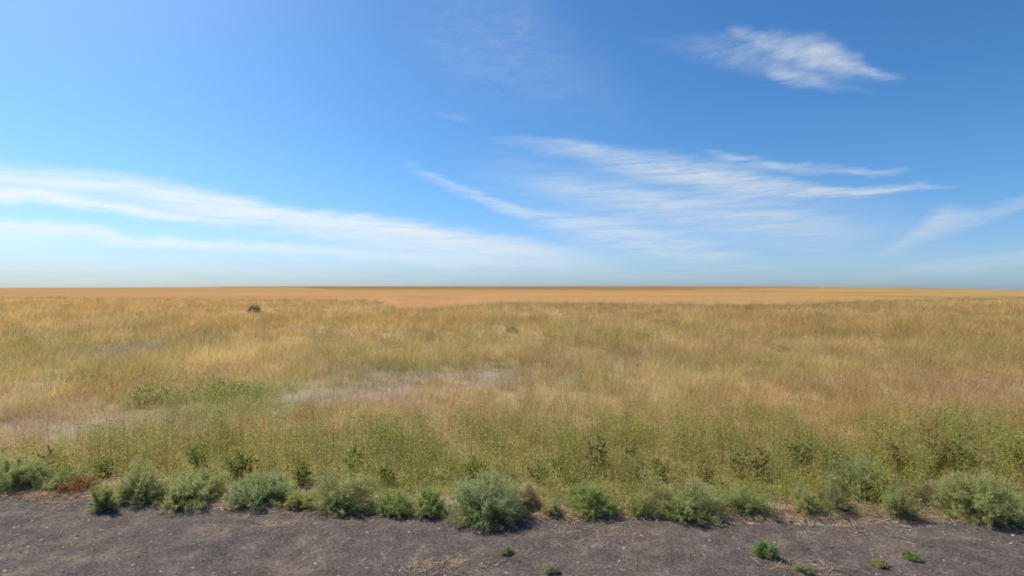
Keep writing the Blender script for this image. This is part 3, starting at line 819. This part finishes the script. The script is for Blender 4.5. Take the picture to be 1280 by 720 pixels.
def stroke(pts, tex, t0, t1, gain=1.0):
    """pts: (px, py_centre, half width up, half width down, amount) along the streak"""
    A = []
    for (px, py, hu, hd, am) in pts:
        a, e_ = dirpt(px, py); _, eu = dirpt(px, py - hu); _, ed = dirpt(px, py + hd)
        A.append((a, e_, max(eu - e_, .1), max(e_ - ed, .1), am))
    c = curve(az, [(q[0], q[1]) for q in A], -5, 45)
    hu = curve(az, [(q[0], q[2]) for q in A], 0, 14); hd = curve(az, [(q[0], q[3]) for q in A], 0, 14)
    am = curve(az, [(q[0], q[4]) for q in A], 0, 1)
    dlt = MT('SUBTRACT', elw, c)
    up = MT('DIVIDE', MT('MAXIMUM', dlt, 0), hu); dn = MT('DIVIDE', MT('MAXIMUM', MT('MULTIPLY', dlt, -1), 0), hd)
    q = MT('SUBTRACT', 1, MT('ADD', up, dn), clamp=True)
    q = MT('MULTIPLY', MT('MULTIPLY', q, q), MT('SUBTRACT', 3, MT('MULTIPLY', q, 2)))
    q = MT('MULTIPLY', q, am)
    k = mrange(tex, t0, t1)
    return MT('MULTIPLY', MT('MULTIPLY', q, k), gain)
strokes = [
    stroke([(-60, 220, 40, 30, .75), (0, 226, 38, 30, .8), (160, 236, 26, 38, .85), (300, 256, 20, 46, 1), (450, 279, 17, 46, 1), (600, 302, 17, 44, .9), (720, 318, 18, 35, .4), (800, 328, 10, 20, 0)], fibre, .12, .60),
    stroke([(-60, 238, 12, 20, 1), (0, 241, 12, 22, 1), (100, 255, 11, 15, .95), (200, 267, 8, 9, .8), (300, 276, 5, 6, 0)], fibre2, .1, .45, 1.0),
    stroke([(-60, 272, 16, 30, .8), (0, 279, 14, 30, .8), (90, 286, 11, 20, .8), (190, 300, 9, 14, .7), (400, 313, 9, 15, .55), (620, 327, 10, 15, .3), (720, 332, 8, 12, 0)], fibre2, .15, .55),
    stroke([(500, 200, 10, 10, 0), (545, 222, 8, 16, .35), (600, 245, 9, 16, .5), (660, 265, 10, 18, .6), (720, 280, 22, 34, .65), (800, 298, 30, 36, .75), (870, 312, 26, 30, .6), (980, 330, 12, 14, 0)], fibre, .26, .66),
    stroke([(600, 172, 6, 8, 0), (690, 180, 12, 18, .4), (770, 196, 22, 30, .65), (850, 212, 30, 34, .85), (930, 230, 26, 26, .9), (1010, 239, 16, 16, .9), (1100, 238, 9, 9, .8), (1210, 229, 4, 5, 0)], fibre2, .27, .66),
    stroke([(870, 184, 4, 8, 0), (920, 200, 9, 14, .5), (980, 208, 10, 14, .6), (1050, 212, 9, 10, .6), (1150, 214, 4, 5, 0)], fibre, .27, .64),
    stroke([(640, 226, 14, 14, 0), (720, 238, 22, 32, .5), (820, 252, 26, 44, .7), (900, 264, 26, 52, .65), (1000, 277, 26, 52, .5), (1110, 290, 12, 30, 0)], fibre, .28, .70),
    stroke([(560, 210, 60, 70, 0), (740, 240, 70, 80, .38), (900, 258, 70, 80, .45), (1040, 275, 60, 70, .36), (1230, 280, 40, 50, 0)], fibre2, .1, .85),
    # the plume high on the right: a faint veil, the bright lobe with its spur, and the tail
    stroke([(790, 50, 8, 12, 0), (860, 58, 20, 22, .25), (930, 64, 36, 38, .5), (1010, 72, 44, 46, .55), (1075, 88, 26, 20, .35), (1130, 100, 6, 6, 0)], puff, .20, .85),
    stroke([(905, 34, 6, 8, 0), (940, 42, 14, 18, .5), (985, 56, 24, 28, .6), (1030, 66, 36, 30, .72), (1068, 80, 26, 16, .72), (1098, 92, 10, 8, .5), (1135, 97, 4, 4, 0)], puff, .15, .75),
    stroke([(950, 92, 8, 8, 0), (985, 98, 18, 16, .6), (1010, 103, 16, 14, .45), (1060, 110, 9, 9, .2), (1100, 115, 5, 5, 0)], puff, .2, .7),
    stroke([(1090, 318, 5, 8, 0), (1130, 304, 16, 14, .35), (1175, 278, 24, 24, .6), (1230, 270, 16, 18, .5), (1275, 258, 12, 12, .4), (1330, 250, 5, 5, 0)], puff, .2, .68),
    stroke([(1050, 345, 5, 8, 0), (1180, 334, 12, 16, .2), (1280, 322, 16, 18, .35), (1400, 310, 16, 16, .3)], fibre, .2, .7),
    stroke([(480, 40, 90, 90, 0), (640, 60, 140, 110, .26), (740, 110, 90, 80, .14), (820, 150, 50, 50, 0)], puff, .2, .95),
    stroke([(540, 140, 6, 6, 0), (570, 147, 9, 9, .12), (600, 147, 6, 6, 0)], puff, .2, .6),
]
dens = strokes[0]
for s_ in strokes[1:]:
    dens = MT('SUBTRACT', 1, MT('MULTIPLY', MT('SUBTRACT', 1, dens), MT('SUBTRACT', 1, s_)))
# thin veil low over the horizon, thicker to the left
veil = MT('MULTIPLY', mrange(el, 9, .5), mrange(az, -50, 40, .42, .12))
veil = MT('MULTIPLY', veil, mrange(fibre, .2, .7, .6, 1.1))
# streaks elsewhere round the sky, off to the sides and behind
other = MT('MULTIPLY', mrange(noise(cb.outputs[0], .9, 30, (1, .3), 6, .6, .4), .52, .8), MT('MULTIPLY', mrange(MT('ABSOLUTE', az), 52, 75), mrange(el, 3, 12)))
dens = MT('SUBTRACT', 1, MT('MULTIPLY', MT('SUBTRACT', 1, dens), MT('MULTIPLY', MT('SUBTRACT', 1, veil), MT('SUBTRACT', 1, MT('MULTIPLY', other, .7)))))
dens = MT('MULTIPLY', dens, .93, clamp=True)
# sky colour: the physical sky, a little more saturated
hs = N(t, 'ShaderNodeHueSaturation'); hs.inputs['Saturation'].default_value = 1.2; hs.inputs['Value'].default_value = 1.0; L(sky.outputs[0], hs.inputs['Color'])
tint = N(t, 'ShaderNodeVectorMath', operation='MULTIPLY'); L(hs.outputs[0], tint.inputs[0]); tm = N(t, 'ShaderNodeMix', data_type='VECTOR'); L(mrange(el, 0, 13), tm.inputs[0]); tm.inputs[4].default_value = (.72, 1.03, 1.55); tm.inputs[5].default_value = (.86, 1.22, 1.42); L(tm.outputs[1], tint.inputs[1])
mx = N(t, 'ShaderNodeMix', data_type='RGBA'); L(dens, mx.inputs[0]); 
lowk = MT('ADD', 1, MT('MULTIPLY', mrange(el, 4.5, -.2), mrange(az, -45, 45, -.18, .26)))
low = N(t, 'ShaderNodeVectorMath', operation='SCALE'); L(tint.outputs[0], low.inputs[0]); L(lowk, low.inputs['Scale']); L(low.outputs[0], mx.inputs[6]); cs = N(t, 'ShaderNodeVectorMath', operation='SCALE'); cs.inputs[0].default_value = (7.6, 8.2, 8.5); L(mrange(az, -50, 40, 1.16, .92), cs.inputs['Scale']); L(cs.outputs[0], mx.inputs[7])
L(mx.outputs[2], bg.inputs['Color'])

SC.view_settings.view_transform = 'Standard'; SC.view_settings.look = 'None'
SC.view_settings.exposure = 0.35; SC.view_settings.gamma = 1.0; SC.view_settings.use_curve_mapping = False
SC.cycles.max_bounces = 8; SC.cycles.diffuse_bounces = 7; SC.cycles.transmission_bounces = 7; SC.cycles.glossy_bounces = 2
SC.cycles.use_denoising = True; SC.cycles.filter_width = 1.8
SC.cycles.caustics_reflective = False; SC.cycles.caustics_refractive = False
